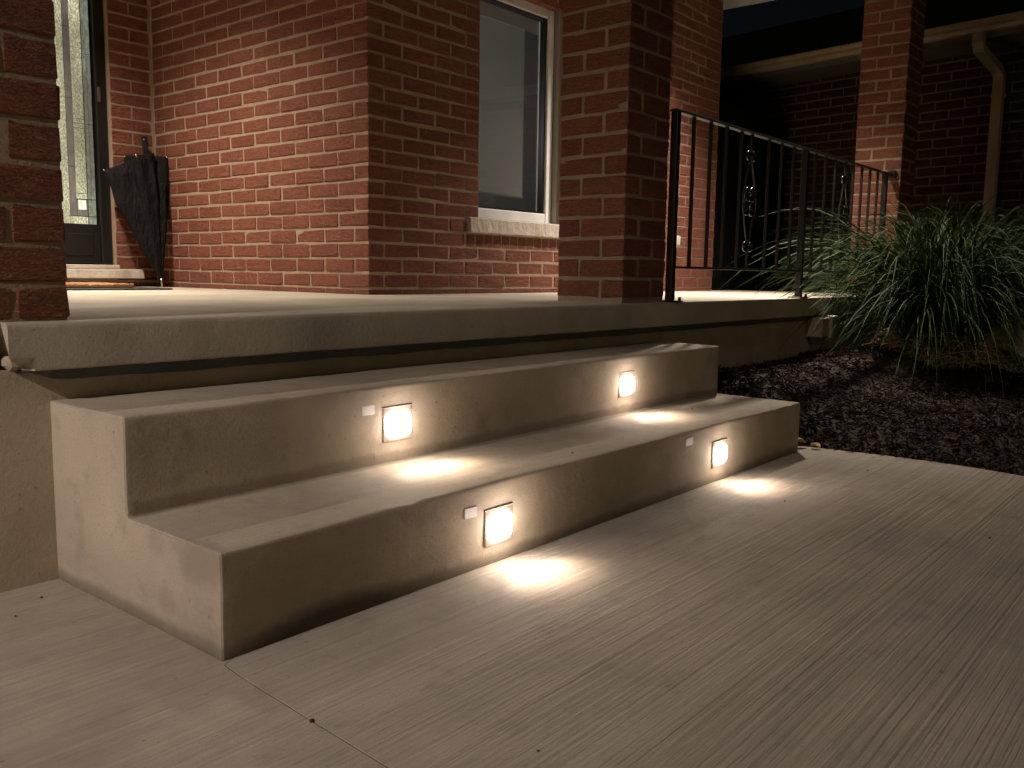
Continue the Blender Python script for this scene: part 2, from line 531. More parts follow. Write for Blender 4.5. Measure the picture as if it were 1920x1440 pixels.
def sstep(a, b, x):
    t = max(0, min(1, (x-a)/(b-a))); return t*t*(3-2*t)
def bed_h(x, y):
    ex = 2.47 + .04*sstep(0, -.4, y) - .3*sstep(-.8, -3, y)
    h = -.03 + .085*sstep(ex-.04, ex+.40, x)
    h += .145*sstep(-.25, .45, y)*sstep(2.36, 2.62, x)
    h += .055*math.exp(-((x-4.0)/.45)**2 - ((y-.30)/.22)**2)
    h += .035*math.exp(-((x-4.6)/.6)**2 - ((y-.1)/.35)**2)
    h += .018*noise.noise(Vector((x*3.2, y*3.2, 0))) + .010*noise.noise(Vector((x*9, y*9, 4)))
    return h
bm = bmesh.new()
nx, ny = 110, 90
gv = [[None]*(ny+1) for _ in range(nx+1)]
for i in range(nx+1):
    for j in range(ny+1):
        x = 2.30 + 4.4*i/nx; y = -3.2 + 3.85*j/ny
        gv[i][j] = bm.verts.new((x, y, bed_h(x, y)))
for i in range(nx):
    for j in range(ny):
        bm.faces.new((gv[i][j], gv[i+1][j], gv[i+1][j+1], gv[i][j+1]))
bed = obj('garden_bed', bm, M['soil'], smooth=True)
tag(bed, 'dark soil of the planting bed beside the steps', kind='structure')

def chips(n, seed):
    rnd = random.Random(seed)
    verts, faces = [], []
    while n > 0:
        x = 2.36 + 3.9*rnd.random()**1.35; y = rnd.uniform(-1.9, .62)
        ex = 2.485 + .03*sstep(0, -.4, y) - .3*sstep(-.8, -3, y)
        if y < .12 and x < ex - abs(rnd.gauss(0, .022 if rnd.random() < .25 else .008)): continue
        if x < 2.39 and y > .1: continue
        n -= 1
        L = rnd.uniform(.011, .036) * (1.7 if rnd.random() < .10 else 1); W = rnd.uniform(.0035, .009); T = rnd.uniform(.002, .005)
        a = rnd.uniform(0, pi); tilt = rnd.gauss(0, .42); rl = rnd.gauss(0, .5)
        m = Matrix.Translation((x, y, max(bed_h(x, y), .001 if x < ex + .02 and y < .1 else -1) + rnd.uniform(.002, .020))) @ Matrix.Rotation(a, 4, 'Z') @ Matrix.Rotation(tilt, 4, 'Y') @ Matrix.Rotation(rl, 4, 'X')
        b0 = len(verts); bend = rnd.gauss(0, .12)*L
        for (sx, sy, sz) in ((-.5, -.5, 0), (-.5, .5, 0), (.5, .35, 0), (.5, -.5, 0), (-.42, 0, 1), (.4, 0, 1)):
            verts.append(m @ Vector((sx*L, sy*W + bend*sx, sz*T)))
        faces += [(b0, b0+1, b0+4), (b0+1, b0+2, b0+5, b0+4), (b0+2, b0+3, b0+5), (b0+3, b0, b0+4, b0+5), (b0, b0+3, b0+2, b0+1)]
    me = bpy.data.meshes.new('mulch')
    me.from_pydata(verts, [], faces)
    return me
mo = link('mulch', chips(28000, 3), None, M['mulch'])
tag(mo, 'dark shredded bark mulch covering the planting bed', 'mulch', kind='stuff')

# ------------------------------------------------------------------ steps
STEP_L = 2.362
def rounded(profile, radii, n=4):
    out = []
    P = [Vector((a, b)) for a, b in profile]
    for i, p in enumerate(P):
        r = radii[i]
        if r == 0: out.append(p); continue
        a = (P[i-1]-p).normalized(); b = (P[(i+1) % len(P)]-p).normalized()
        p0, p1 = p + a*r, p + b*r
        for k in range(n+1):
            t = k/n
            out.append((1-t)**2*p0 + 2*t*(1-t)*p + t*t*p1)
    return out
def densify(pts, step):
    out = []
    for i, p in enumerate(pts):
        q = pts[(i+1) % len(pts)]
        k = max(1, int((q-p).length/step))
        for j in range(k): out.append(p + (q-p)*j/k)
    return out
def step_profile(d1):
    prof = [(.0, -.05), (.0, .18), (d1, .18), (d1, .364), (.592, .364), (.592, -.05)]
    return densify(rounded(prof, [0, .008, .005, .008, 0, 0]), .05)
bm = bmesh.new()
rings = []
xs = [0, .003, .010] + [.010 + (STEP_L-.020)*i/90 for i in range(1, 90)] + [STEP_L-.010, STEP_L-.003, STEP_L]
base_n = None
for ix, x in enumerate(xs):
    prof = step_profile(.298 + .031*x/STEP_L)
    n = len(prof)
    inset = .0032 if x in (0, STEP_L) else (.0008 if ix in (1, len(xs)-2) else 0)
    ring = []
    for i, p in enumerate(prof):
        t = (prof[(i+1) % n]-prof[i-1]).normalized()
        nrm = Vector((-t.y, t.x))       # outward for this winding
        amp = .0022 if ix < 3 or ix > len(xs)-4 else .0020
        d = amp*noise.noise(Vector((x*14, p.x*22, p.y*22))) + .0018*noise.noise(Vector((x*3, p.x*5, p.y*5+7)))
        nick = max(0, noise.noise(Vector((x*17, p.y*9, 11))) - .42)*.03 if (abs(p.y-.18) < .02 and p.x < .02) or (abs(p.y-.364) < .02 and p.x < .36) else 0
        q = p + nrm*(d - inset - nick)
        xo = 0.0
        if ix < 2: xo = .003*abs(noise.noise(Vector((3, p.x*28, p.y*28))))
        ring.append(bm.verts.new((x + xo, q.x, q.y)))
    rings.append(ring)
for a, b in zip(rings, rings[1:]):
    n = min(len(a), len(b))
    for k in range(n):
        bm.faces.new((a[k], a[(k+1) % n], b[(k+1) % n], b[k]))
bm.faces.new(list(reversed(rings[0]))); bm.faces.new(rings[-1])
bmesh.ops.recalc_face_normals(bm, faces=bm.faces[:])
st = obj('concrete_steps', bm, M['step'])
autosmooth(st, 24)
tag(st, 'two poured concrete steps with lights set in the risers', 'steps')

# ------------------------------------------------------------------ porch
porch = thing('porch', 'raised concrete porch slab on a foundation wall behind the steps', 'porch', (0, 0, 0))
ZT = .522
def slab_edge(name, x0, x1, y0, y1, z0, z1, mat, parent, chip=None):
    bm = bmesh.new()
    nxs = max(2, int((x1-x0)/.03))
    prof = rounded([(y0, z0), (y0, z0+.027), (y0, z1), (y1, z1), (y1, z0)], [.004, 0, .012, 0, 0])
    n = len(prof); rings = []
    for i in range(nxs+1):
        x = x0 + (x1-x0)*i/nxs
        if chip and i == 1: x = x0 + .002
        if chip and i == 2: x = x0 + .045
        ring = []
        for p in prof:
            q = p.copy()
            if q.x < y0 + .03:
                q.x += .0020*noise.noise(Vector((x*9, p.y*9, 1))) + .0012*noise.noise(Vector((x*30, p.y*30, 5)))
                if p.y < z0 + .01: q.y += .0012*noise.noise(Vector((x*6, 3, 2))) + .0012*noise.noise(Vector((x*25, 3, 2)))
            xx = x
            if chip and i < 2 and p.y < z0 + .02 and q.x < y0 + .05: xx += .030; q.x += .03
            ring.append(bm.verts.new((xx, q.x, q.y)))
        rings.append(ring)
    for a, b in zip(rings, rings[1:]):
        for k in range(n): bm.faces.new((a[k], a[(k+1) % n], b[(k+1) % n], b[k]))
    bm.faces.new(list(reversed(rings[0]))); bm.faces.new(rings[-1])
    bmesh.ops.recalc_face_normals(bm, faces=bm.faces[:])
    return autosmooth(obj(name, bm, mat, parent), 40)
slab_edge('slab', -.087, 5.55, .545, 3.60, .4288, ZT, M['porch'], porch, chip=True)
slab_edge('slab', -1.30, -.0885, .600, 3.60, .440, ZT-.003, M['porch'], porch)
boxobj('foundation_wall', -1.30, 5.50, .588, .90, -.2, .4283, M['found'], porch)
# dark ragged sealing strip squeezed out under the slab
bm = bmesh.new()
prev = None
for i in range(240):
    x = -.06 + 5.5*i/239
    zb = .393 + .004*noise.noise(Vector((x*5, 0, 0))) + .002*noise.noise(Vector((x*24, 0, 3)))
    if x < .02: zb = .393 + (.02-x)*.35
    zb += .008
    zb = min(zb + .004, .424)
    cur = [bm.verts.new((x, .5885, zb-.002)), bm.verts.new((x, .566, zb)), bm.verts.new((x, .558, .4280)), bm.verts.new((x, .5885, .4280))]
    if prev:
        for k in range(3): bm.faces.new((prev[k], cur[k], cur[k+1], prev[k+1]))
    prev = cur
bmesh.ops.recalc_face_normals(bm, faces=bm.faces[:])
tag(obj('sealing_strip', bm, M['flash'], porch), 'dark blue-grey sealing strip under the slab edge')
bm = bmesh.new()
box(bm, -.080, -.040, .575, .612, .430, .455, .006)
for v in bm.verts: v.co += Vector((.006*noise.noise(v.co*40), .006*noise.noise(v.co*40+Vector((5, 0, 0))), .006*noise.noise(v.co*40+Vector((0, 5, 0)))))
tag(obj('broken_corner', bm, M['found'], porch), 'broken yellowish corner of the slab')

# ------------------------------------------------------------------ house
YW, XS, YB, XE = 1.786, 1.883, 3.567, 5.13
ZC = 2.557
HC, HZ0 = .0675, .549          # course height, first full joint above the slab
BL, BD, BH = .200, .090, .0575
house = thing('brick_house', 'red brick house behind the porch with a window and a glazed front door', 'house', (XS, YW, 0))
H0 = Vector((XS, YW, 0))
def hpart(o):                         # keep world placement under the house
    o.parent = house; o.location = o.location - H0; return o
JO = .003                              # joint recess
WX0, WX1, WZ0, WZ1 = 2.600, 3.300, .822, 2.065
RZ0, RZ1 = HZ0 + 3*HC, HZ0 + 4*HC      # rowlock course
bm = bmesh.new()
box(bm, XS+JO, WX0+JO, YW+JO, 1.95, .50, ZC)
box(bm, WX1-JO, XE-JO, YW+JO, 1.95, .50, ZC)
box(bm, WX0+JO, WX1-JO, YW+JO, 1.95, .50, WZ0)
box(bm, WX0+JO, WX1-JO, YW+JO, 1.95, WZ1, ZC)
wall_f = hpart(obj('wall', bm, M['mortar']))
bm = bmesh.new(); box(bm, XS+JO, 2.05, 1.95, YB+.2, .50, ZC)
wall_s = hpart(obj('wall', bm, M['mortar']))
DX0, DX1, DZ0, DZ1 = .66, 1.645, .640, 2.46
bm = bmesh.new()
box(bm, DX1-JO, XS+JO, YB+JO, YB+.2, .50, ZC)
box(bm, -1.3, DX0+JO, YB+JO, YB+.2, .50, ZC)
box(bm, DX0+JO, DX1-JO, YB+JO, YB+.2, .50, .575)
box(bm, DX0+JO, DX1-JO, YB+JO, YB+.2, DZ1, ZC)
wall_b = hpart(obj('wall', bm, M['mortar']))
bm = bmesh.new(); box(bm, -1.45, -1.30, .92, YB+.2, -.1, ZC)
wall_block = hpart(obj('wall', bm, M['brick']))  # unseen wall added to keep outside light from entering the porch
bm = bmesh.new(); box(bm, -6.5, -1.4505, .74, .92, -.1, ZC+.05)
wall_g = hpart(obj('wall', bm, M['brick']))
bm = bmesh.new(); box(bm, XE-.2, XE-.012, 1.95, 8, -.1, ZC)
wall_r = hpart(obj('wall', bm, M['brick']))

B = BrickSet(M['brick'], 'house')
def loc(w, c): return Vector(c)          # the wall meshes carry world coordinates
PIT = .2095
k0 = -1
ncourse = int((ZC - HZ0)/HC)
for k in range(-1, ncourse):
    z0 = HZ0 + k*HC; z1 = z0 + HC
    zb, zt_ = z0 + .005, z1 - .005
    if k == -1: zb = ZT + .002
    h = zt_ - zb; zc = (zb+zt_)/2
    even = (k % 2 == 0)
    # front wall: even courses start with a header end (.09 visible), odd with a full stretcher
    x = XS
    if even: x += BD + .0095
    first = True
    while x < XE - .02:
        L = min(BL, XE - x)
        segs = [(x, x+L)]
        if zc > WZ0 - .01 and zc < WZ1:                 # window opening
            a, b_ = WX0, WX1
            if zc < .90: a, b_ = 2.515, 3.385            # stone sill
            segs = [(max(s0, -9), min(s1, a)) for s0, s1 in segs if s0 < a - .012] + [(max(s0, b_), s1) for s0, s1 in segs if s1 > b_ + .012]
        elif k == 3:
            a, b_ = 2.515, 3.385                          # rowlock course
            segs = [(s0, min(s1, a-.008)) for s0, s1 in segs if s0 < a - .03] + [(max(s0, b_+.008), s1) for s0, s1 in segs if s1 > b_ + .03]
        for s0, s1 in segs:
            if s1 - s0 > .02:
                B.add(wall_f, loc(0, ((s0+s1)/2, YW+BD/2, zc)), s1-s0, BD, h)
        x += PIT
    # side wall
    y = YW
    if not even: y += BD + .0095
    while y < YB - .02:
        L = min(BL, YB - y - .012)
        if L > .02: B.add(wall_s, loc(0, (XS+BD/2, y+L/2, zc)), L, BD, h, True)
        y += PIT
    # back wall beside the door
    x1_ = XS - .014
    if even: x1_ = XS - .014; Ls = [x1_ - (DX1)]
    else: Ls = [.105, x1_ - DX1 - .115]
    xx = x1_
    for L in Ls:
        B.add(wall_b, loc(0, (xx - L/2, YB+BD/2, zc)), L, BD, h)
        xx -= L + .010
    # below the door sill
    if k < 0:
        for q in range(5):
            B.add(wall_b, loc(0, (DX0 + .1 + q*.2095, YB+BD/2, zc)), .2, BD, h)
# rowlock bricks under the window sill
x = 2.520
while x < 3.37:
    B.add(wall_f, loc(0, (x+.029, YW+.045+.001, (RZ0+RZ1)/2)), .0575, BD, HC-.009)
    x += .0675
def hidden_house(u, v):
    return u < 105 or (1050 < u < 1255) or u > 1360
B.build(295, Matrix.Identity(4), hidden_house)

# window
win = bpy.data.objects.new('window', None); COL.objects.link(win); win.parent = house
def wpart(o): o.parent = win; o.location = o.location - H0; return o
FY = 1.842
bm = bmesh.new()
fx0, fx1, fz0, fz1, fw_ = WX0+.01, WX1-.028, .902, 2.045, .052
box(bm, fx0, fx0+fw_, FY, FY+.07, fz0, fz1, .004)
box(bm, fx1-fw_, fx1, FY, FY+.07, fz0, fz1, .004)
box(bm, fx0+fw_, fx1-fw_, FY+.001, FY+.069, fz0, fz0+fw_, .004)
box(bm, fx0+fw_, fx1-fw_, FY+.001, FY+.069, fz1-fw_, fz1, .004)
wpart(obj('frame', bm, M['white']))
bm = bmesh.new()
gk = .010
for a in ((fx0+fw_, fx0+fw_+gk, fz0+fw_, fz1-fw_), (fx1-fw_-gk, fx1-fw_, fz0+fw_, fz1-fw_), (fx0+fw_+gk, fx1-fw_-gk, fz0+fw_, fz0+fw_+gk), (fx0+fw_+gk, fx1-fw_-gk, fz1-fw_-gk, fz1-fw_)):
    box(bm, a[0], a[1], FY+.012, FY+.05, a[2], a[3])
wpart(obj('gasket', bm, M['black_metal']))
bm = bmesh.new(); box(bm, fx1+.006, WX1-JO, FY-.03, FY+.06, fz0, WZ1-.004)
box(bm, fx0, fx1, FY-.03, FY+.06, fz1+.004, WZ1-.002)
wpart(obj('caulk', bm, M['caulk']))
wpart(boxobj('pane', fx0+fw_+.002, fx1-fw_-.002, FY+.030, FY+.036, fz0+fw_+.002, fz1-fw_-.002, M['pane']))
bm = bmesh.new()
box(bm, 2.522, 3.378, YW-.022, FY+.08, .822, .897, .005)
bmesh.ops.subdivide_edges(bm, edges=[e for e in bm.edges if e.calc_length() > .3], cuts=40, use_grid_fill=True)
for v in bm.verts:
    if v.co.y < YW: v.co.y += .006*noise.noise(v.co*26) ; v.co.z += .003*noise.noise(v.co*30 + Vector((4, 4, 4)))
wpart(obj('sill', bm, M['stone']))
bl = boxobj('blind', WX0+.03, 3.130, 1.935, 1.938, 1.046, 1.932, M['blind']); wpart(bl)
tag(bl, 'pale grey roller blind pulled most of the way down')
bm = bmesh.new()
tube(bm, [(WX0+.03, 1.937, 1.043), (3.13, 1.937, 1.043)], .008, 8)
wpart(obj('blind_bar', bm, M['caulk']))
bm = bmesh.new()
box(bm, 2.30, 3.62, 1.952, 3.3, .50, 2.45)
bm.normal_update()
for f in [f for f in bm.faces if f.normal.y < -.9]: bm.faces.remove(f)
bmesh.ops.reverse_faces(bm, faces=bm.faces[:])
wpart(obj('room', bm, M['interior']))
pl = bpy.data.lights.new('blind_backlight', 'POINT'); pl.energy = 26; pl.color = (1.0, .98, .94); pl.shadow_soft_size = .1  # unseen light added behind the blind so the cloth shows pale
po = bpy.data.objects.new('blind_backlight', pl); COL.objects.link(po); po.parent = win; po.location = Vector((2.80, 2.75, 1.5)) - H0

# front door
door = bpy.data.objects.new('door', None); COL.objects.link(door); door.parent = house
def dpart(o): o.parent = door; o.location = o.location - H0; return o
DY = YB + .035
bm = bmesh.new()
box(bm, DX1-.062, DX1-.003, DY, DY+.09, DZ0, DZ1, .004)
box(bm, DX0+.003, DX0+.062, DY, DY+.09, DZ0, DZ1, .004)
box(bm, DX0+.062, DX1-.062, DY, DY+.09, DZ1-.06, DZ1, .004)
dpart(obj('frame', bm, M['black_door']))
gx0, gx1, gz0, gz1 = .98, DX1-.070, .853, 2.30
bm = bmesh.new()
box(bm, DX0+.062, gx0, DY+.02, DY+.06, DZ0+.005, DZ1-.062)
box(bm, gx0, DX1-.0625, DY+.02, DY+.06, DZ0+.005, gz0)
box(bm, gx0, DX1-.0625, DY+.02, DY+.06, gz1, DZ1-.062)
dpart(obj('leaf_panel', bm, M['black_door']))
dpart(boxobj('kick_panel', gx0+.03, DX1-.10, DY+.012, DY+.022, .69, gz0-.05, M['black_door'], None, .004))
# leaded glass: border strips, field panes and dark cames between
GY = DY+.030
def pane(x0, x1, z0, z1, m): dpart(boxobj('pane', x0, x1, GY, GY+.006, z0, z1, M[m]))
zs = [gz0, .905, .93, .975, 1.005, 1.355, 1.378, 1.40, 1.715, 1.74, 1.765, gz1]
pane(gx0, 1.433, gz0, 1.50, 'glass_seedy'); pane(gx0, 1.433, 1.503, gz1, 'glass_seedy')
for a, b_ in ((.895, 1.15), (1.153, 1.50), (1.503, 1.86), (1.863, gz1)): pane(1.437, 1.468, a, b_, 'glass_smoke')
pane(1.437, 1.527, gz0, .892, 'glass_seedy')
pane(1.472, 1.527, .896, .925, 'glass_smoke')
pane(1.480, 1.520, .928, .980, 'glass_white')
pane(1.472, 1.477, .928, .980, 'glass_smoke'); pane(1.523, 1.527, .928, .980, 'glass_smoke')
pane(1.472, 1.527, .986, 1.012, 'glass_seedy')
for a, b_ in ((1.015, 1.352), (1.355, 1.376), (1.379, 1.399), (1.402, 1.712), (1.715, 1.737), (1.740, 1.762), (1.765, gz1)):
    pane(1.472, 1.527, a, b_, 'glass_seedy')
for a, b_ in ((gz0, .892), (.896, .982), (.986, 1.376), (1.379, 1.737), (1.740, gz1)):
    pane(1.534, 1.550, a, b_, 'glass_green'); pane(1.5535, 1.572, a, b_, 'glass_green')
bm = bmesh.new()
box(bm, gx0, gx1, GY+.007, GY+.012, gz0, gz1)
dpart(obj('came', bm, M['black_metal']))
bm = bmesh.new(); box(bm, DX1-.056, DX1-.040, DY-.006, DY+.004, 1.50, 1.575, .002)
tag(dpart(obj('hinge', bm, M['steel'])), 'small metal hinge on the door frame')
bm = bmesh.new(); box(bm, DX0, DX1+.012, YB-.006, YB+.12, .617, .6385, .003)
dpart(obj('threshold', bm, M['stone']))
bm = bmesh.new()
box(bm, DX0-.08, 1.770, YB-.055, YB+.05, .566, .6155, .004)
bmesh.ops.subdivide_edges(bm, edges=[e for e in bm.edges if e.calc_length() > .3], cuts=50, use_grid_fill=True)
for v in bm.verts:
    if v.co.y < YB-.03: v.co.y += .010*noise.noise(v.co*24)
dpart(obj('sill', bm, M['stone']))

# ceiling, beam and roof
boxobj('ceiling', -1.45, 5.45, .50, YB+.2, ZC+.001, ZC+.06, M['soffit'])
o = bpy.data.objects['ceiling']; hpart(o); o.name = 'porch_ceiling'
o = hpart(boxobj('beam', -1.42, 5.40, .53, .83, 2.455, ZC, M['soffit']))
o = hpart(boxobj('fascia', -1.50, 5.50, .475, .4995, ZC-.02, ZC+.18, M['soffit']))
bm = bmesh.new()
vs = [bm.verts.new(c) for c in ((-1.6, .45, ZC+.16), (5.62, .45, ZC+.16), (5.62, 8.5, ZC+.16), (-1.6, 8.5, ZC+.16), (1.2, 4.4, ZC+1.6), (2.9, 4.4, ZC+1.6))]
for f in ((0, 1, 5, 4), (1, 2, 5), (2, 3, 4, 5), (3, 0, 4), (3, 2, 1, 0)): bm.faces.new([vs[i] for i in f])
hpart(obj('roof', bm, M['shingle']))

# ------------------------------------------------------------------ brick columns
def column(x0, y0, wx, wy, c, z0, label, limit=150, flip=0):
    t = thing('brick_column', label, 'column', (x0, y0, ZT), 0, 'brick porch columns')
    cz = 2.455 - ZT
    core = boxobj('mortar_core', JO, wx-JO, JO, wy-JO, -.001, cz, M['mortar_col'], t)
    bs = BrickSet(M['brick_col'], 'col')
    hd = .0975; j = .010
    k = 0
    z = z0 - ZT
    while z < cz - .01:
        za, zb = max(z + j/2, .004), min(z + c - j/2, cz)
        h = zb - za; zc = (za+zb)/2
        if h > .012:
            sL = wx - hd - j; sW = wy - hd - j
            if (k + flip) % 2 == 0:
                bs.add(core, (sL/2, hd/2, zc), sL, hd, h)                        # front: stretcher from the left
                bs.add(core, (wx-hd/2, sW/2, zc), sW, hd, h, True)               # right
                bs.add(core, (wx-sL/2, wy-hd/2, zc), sL, hd, h)                  # back
                bs.add(core, (hd/2, wy-sW/2, zc), sW, hd, h, True)               # left
            else:
                bs.add(core, (wx-sL/2, hd/2, zc), sL, hd, h)
                bs.add(core, (hd/2, sW/2, zc), sW, hd, h, True)
                bs.add(core, (sL/2, wy-hd/2, zc), sL, hd, h)
                bs.add(core, (wx-hd/2, wy-sW/2, zc), sW, hd, h, True)
        z += c; k += 1
    bs.build(limit, Matrix.Translation((x0, y0, ZT)))
    return t
column(-.262, .575, .302, .302, .0770, .514, 'dark brick column at the left picture edge in front of the door', flip=0)
column(2.052, .575, .302, .302, .0757, .5365, 'brick column in the middle standing behind the top step', flip=0)
column(5.130, .532, .290, .290, .0695, .5345, 'far right brick column at the end of the railing', flip=1)

# ------------------------------------------------------------------ railing
rail = thing('iron_railing', 'black wrought iron railing with scrolled diamonds between two brick columns', 'railing', (2.41, .58, ZT))
RO = Vector((2.41, .58, ZT))
def rp(o): o.parent = rail; o.location = o.location - RO; return o
BKM = M['black_metal']
posts = (2.41, 3.725, 4.988)
for px in posts:
    p = rp(boxobj('post', px-.015, px+.015, .565, .595, ZT+.006, 1.262, BKM, None, .002))
    if px < 4.9:
        fb = boxobj('base_plate', px-.04, px+.04, .54, .62, ZT+.0005, ZT+.006, BKM, None, .001)
        fb.parent = p
        fb.location = (0, 0, 0)
        for sx in (-.03, .03):
            bm = bmesh.new(); bmesh.ops.create_cone(bm, cap_ends=True, segments=6, radius1=.008, radius2=.006, depth=.014)
            bo = obj('bolt', bm, BKM, p); bo.location = (px+sx, .552, ZT+.012)
rp(boxobj('top_rail', 2.385, 5.128, .562, .598, 1.262, 1.272, BKM, None, .003))
rp(boxobj('bottom_rail', 2.4255, 4.985, .574, .586, .655, .665, BKM, None, .001))
bm = bmesh.new()
box(bm, 5.095, 5.1285, .556, .604, 1.248, 1.295, .005)
rp(obj('wall_bracket', bm, BKM))
orn_x = (3.10, 4.30)
for a, b_, no in ((2.41, 3.725, 9), (3.725, 4.988, 9)):
    for k in range(1, no):
        x = a + (b_-a)*k/no
        if any(abs(x-ox) < .052 for ox in orn_x): continue
        rp(boxobj('picket', x-.0065, x+.0065, .5735, .5865, .664, 1.263, BKM, None, .001))
def spiral(cx, cz, sx, sz, r0=.018, turns=1.15):
    pts = []
    for i in range(19):
        t = i/18; a = t*turns*2*pi; r = r0*(1-.62*t)
        pts.append((cx + sx*(r0 - r*cos(a)), .58, cz + sz*r*sin(a)))
    return pts
for ox in orn_x:
    orn = bpy.data.objects.new('scroll_panel', None); COL.objects.link(orn); orn.parent = rail
    def op(o): o.parent = orn; o.location = o.location - RO; return o
    op(boxobj('stem', ox-.006, ox+.006, .574, .586, .664, .735, BKM))
    op(boxobj('stem', ox-.006, ox+.006, .574, .586, 1.195, 1.263, BKM))
    for s in (-1, 1):
        bm = bmesh.new()
        pts = [(ox+s*.006, .58, 1.195), (ox+s*.010, .58, 1.15), (ox+s*.030, .58, 1.09), (ox+s*.058, .58, 1.01), (ox+s*.064, .58, .965), (ox+s*.058, .58, .92), (ox+s*.030, .58, .84), (ox+s*.010, .58, .78), (ox+s*.006, .58, .735)]
        tube(bm, pts, .0055, 6)
        op(autosmooth(obj('diamond_bar', bm, M['black_gloss']), 60))
        for (cz, sz) in ((1.165, 1), (.765, -1), (1.005, 1), (.925, -1), (.968, 1), (.962, -1)):
            bm = bmesh.new()
            tube(bm, spiral(ox + s*.006, cz, s, sz, .021 if cz not in (.968, .962) else .027), .0068, 8)
            op(autosmooth(obj('scroll', bm, M['black_gloss']), 60))

# ------------------------------------------------------------------ step lights
def step_light(x, y, z, sx, sz, label, sens, sw=.042):
    """x,y,z centre of the plate on the riser; sens = (x,z) of the small square cover beside it"""
    t = thing('step_light', label, 'step light', (x, y, z), 0, 'lights set in the risers')
    bm = bmesh.new()                                    # wedge housing: thin at the top, deeper at the bottom
    W, Hh = .046, .040
    v = [bm.verts.new(c) for c in ((-W, .004, -Hh), (W, .004, -Hh), (W, .004, Hh), (-W, .004, Hh), (-W, -.005, -Hh), (W, -.005, -Hh), (W, -.0025, Hh), (-W, -.0025, Hh))]
    for f in ((0, 1, 2, 3), (4, 7, 6, 5), (0, 4, 5, 1), (3, 2, 6, 7), (0, 3, 7, 4), (1, 5, 6, 2)): bm.faces.new([v[i] for i in f])
    bmesh.ops.recalc_face_normals(bm, faces=bm.faces[:])
    bmesh.ops.bevel(bm, geom=bm.edges[:], offset=.0010, segments=2, affect='EDGES', profile=.5)
    autosmooth(obj('housing', bm, M['plate'], t), 50)
    bm = bmesh.new()
    box(bm, -.048, .048, -.0040, .003, .0395, .0412, .0005)
    obj('hood', bm, M['plate'], t)
    bm = bmesh.new()                                    # domed lens
    bmesh.ops.create_uvsphere(bm, u_segments=20, v_segments=12, radius=1)
    for q in bm.verts:
        c = q.co
        sg = lambda a, e=.6: math.copysign(abs(a)**e, a)
        q.co = Vector((sg(c.x, .5)*.0415, -.003 + c.y*.012, sg(c.z, .5)*.0295 - .002))
    obj('lens', bm, M['lens'], t, smooth=True)
    bm = bmesh.new()
    cx, cz = sens[0]-x, sens[1]-z
    box(bm, cx-sw/2, cx+sw/2, -.0022, .004, cz-.011, cz+.011, .0006)
    sc = obj('sensor_cover', bm, M['cover'], t)
    tag(sc, 'small white rectangular cover beside the lamp')
    # the lamp's own beam
    l = bpy.data.lights.new('step_lamp', 'SPOT'); l.energy = 4.6; l.color = (1.0, .77, .62)
    l.spot_size = R(56); l.spot_blend = 1.0; l.shadow_soft_size = .012
    lo = bpy.data.objects.new('step_lamp', l); COL.objects.link(lo); lo.parent = t
    lo.location = (0, -.034, .002)
    d = Vector((.01, -.118, -z + (.0 if z < .15 else .18))) - Vector((0, -.034, 0)) 
    lo.rotation_euler = d.to_track_quat('-Z', 'Y').to_euler(); lo.scale = (2.6, 1, 1)
    l2 = bpy.data.lights.new('riser_halo', 'POINT'); l2.energy = .56; l2.color = (1.0, .84, .79); l2.shadow_soft_size = .02  # unseen point light added before the lens for a halo on the riser
    l2o = bpy.data.objects.new('riser_halo', l2); COL.objects.link(l2o); l2o.parent = t
    l2o.location = (0, -.062, .0)
step_light(.668, .3068, .272, 0, 0, 'lit lamp at the left end of the upper riser', (.578, .312), .038)
step_light(1.690, .3202, .274, 0, 0, 'lit lamp at the right end of the upper riser', (1.530, .318))
step_light(.680, .0, .082, 0, 0, 'lit lamp at the left end of the bottom riser', (.590, .128), .038)
step_light(1.725, .0, .086, 0, 0, 'lit lamp at the right end of the bottom riser', (1.533, .150))

# ------------------------------------------------------------------ porch pot lights
def pot(x, y, label, energy, size, col):
    t = thing('pot_light', label, 'ceiling light', (x, y, ZC), 0, 'round lights in the porch ceiling')
    bm = bmesh.new()
    n = 32; rr = [(.055, .0), (.058, -.006), (.080, -.006), (.085, .0)]
    rings = [[bm.verts.new((r*cos(2*pi*i/n), r*sin(2*pi*i/n), z)) for i in range(n)] for r, z in rr]
    for a, b_ in zip(rings, rings[1:]):
        for i in range(n): bm.faces.new((a[i], a[(i+1) % n], b_[(i+1) % n], b_[i]))
    bmesh.ops.recalc_face_normals(bm, faces=bm.faces[:])
    obj('trim_ring', bm, M['white'], t, True)
    bm = bmesh.new(); bmesh.ops.create_cone(bm, cap_ends=True, segments=32, radius1=.055, radius2=.055, depth=.004)
    o = obj('lens', bm, M['potlens'], t); o.location.z = -.0025
    l = bpy.data.lights.new('pot_lamp', 'SPOT'); l.energy = energy; l.color = col
    l.spot_size = R(size); l.spot_blend = 1.0; l.shadow_soft_size = .05
    lo = bpy.data.objects.new('pot_lamp', l); COL.objects.link(lo); lo.parent = t; lo.location = (0, 0, -.012)
pot(.80, 2.75, 'round recessed ceiling light in front of the front door', 520, 118, (1.0, .87, .74))
pot(3.95, 1.05, 'round recessed ceiling light behind the railing', 650, 110, (1.0, .89, .79))

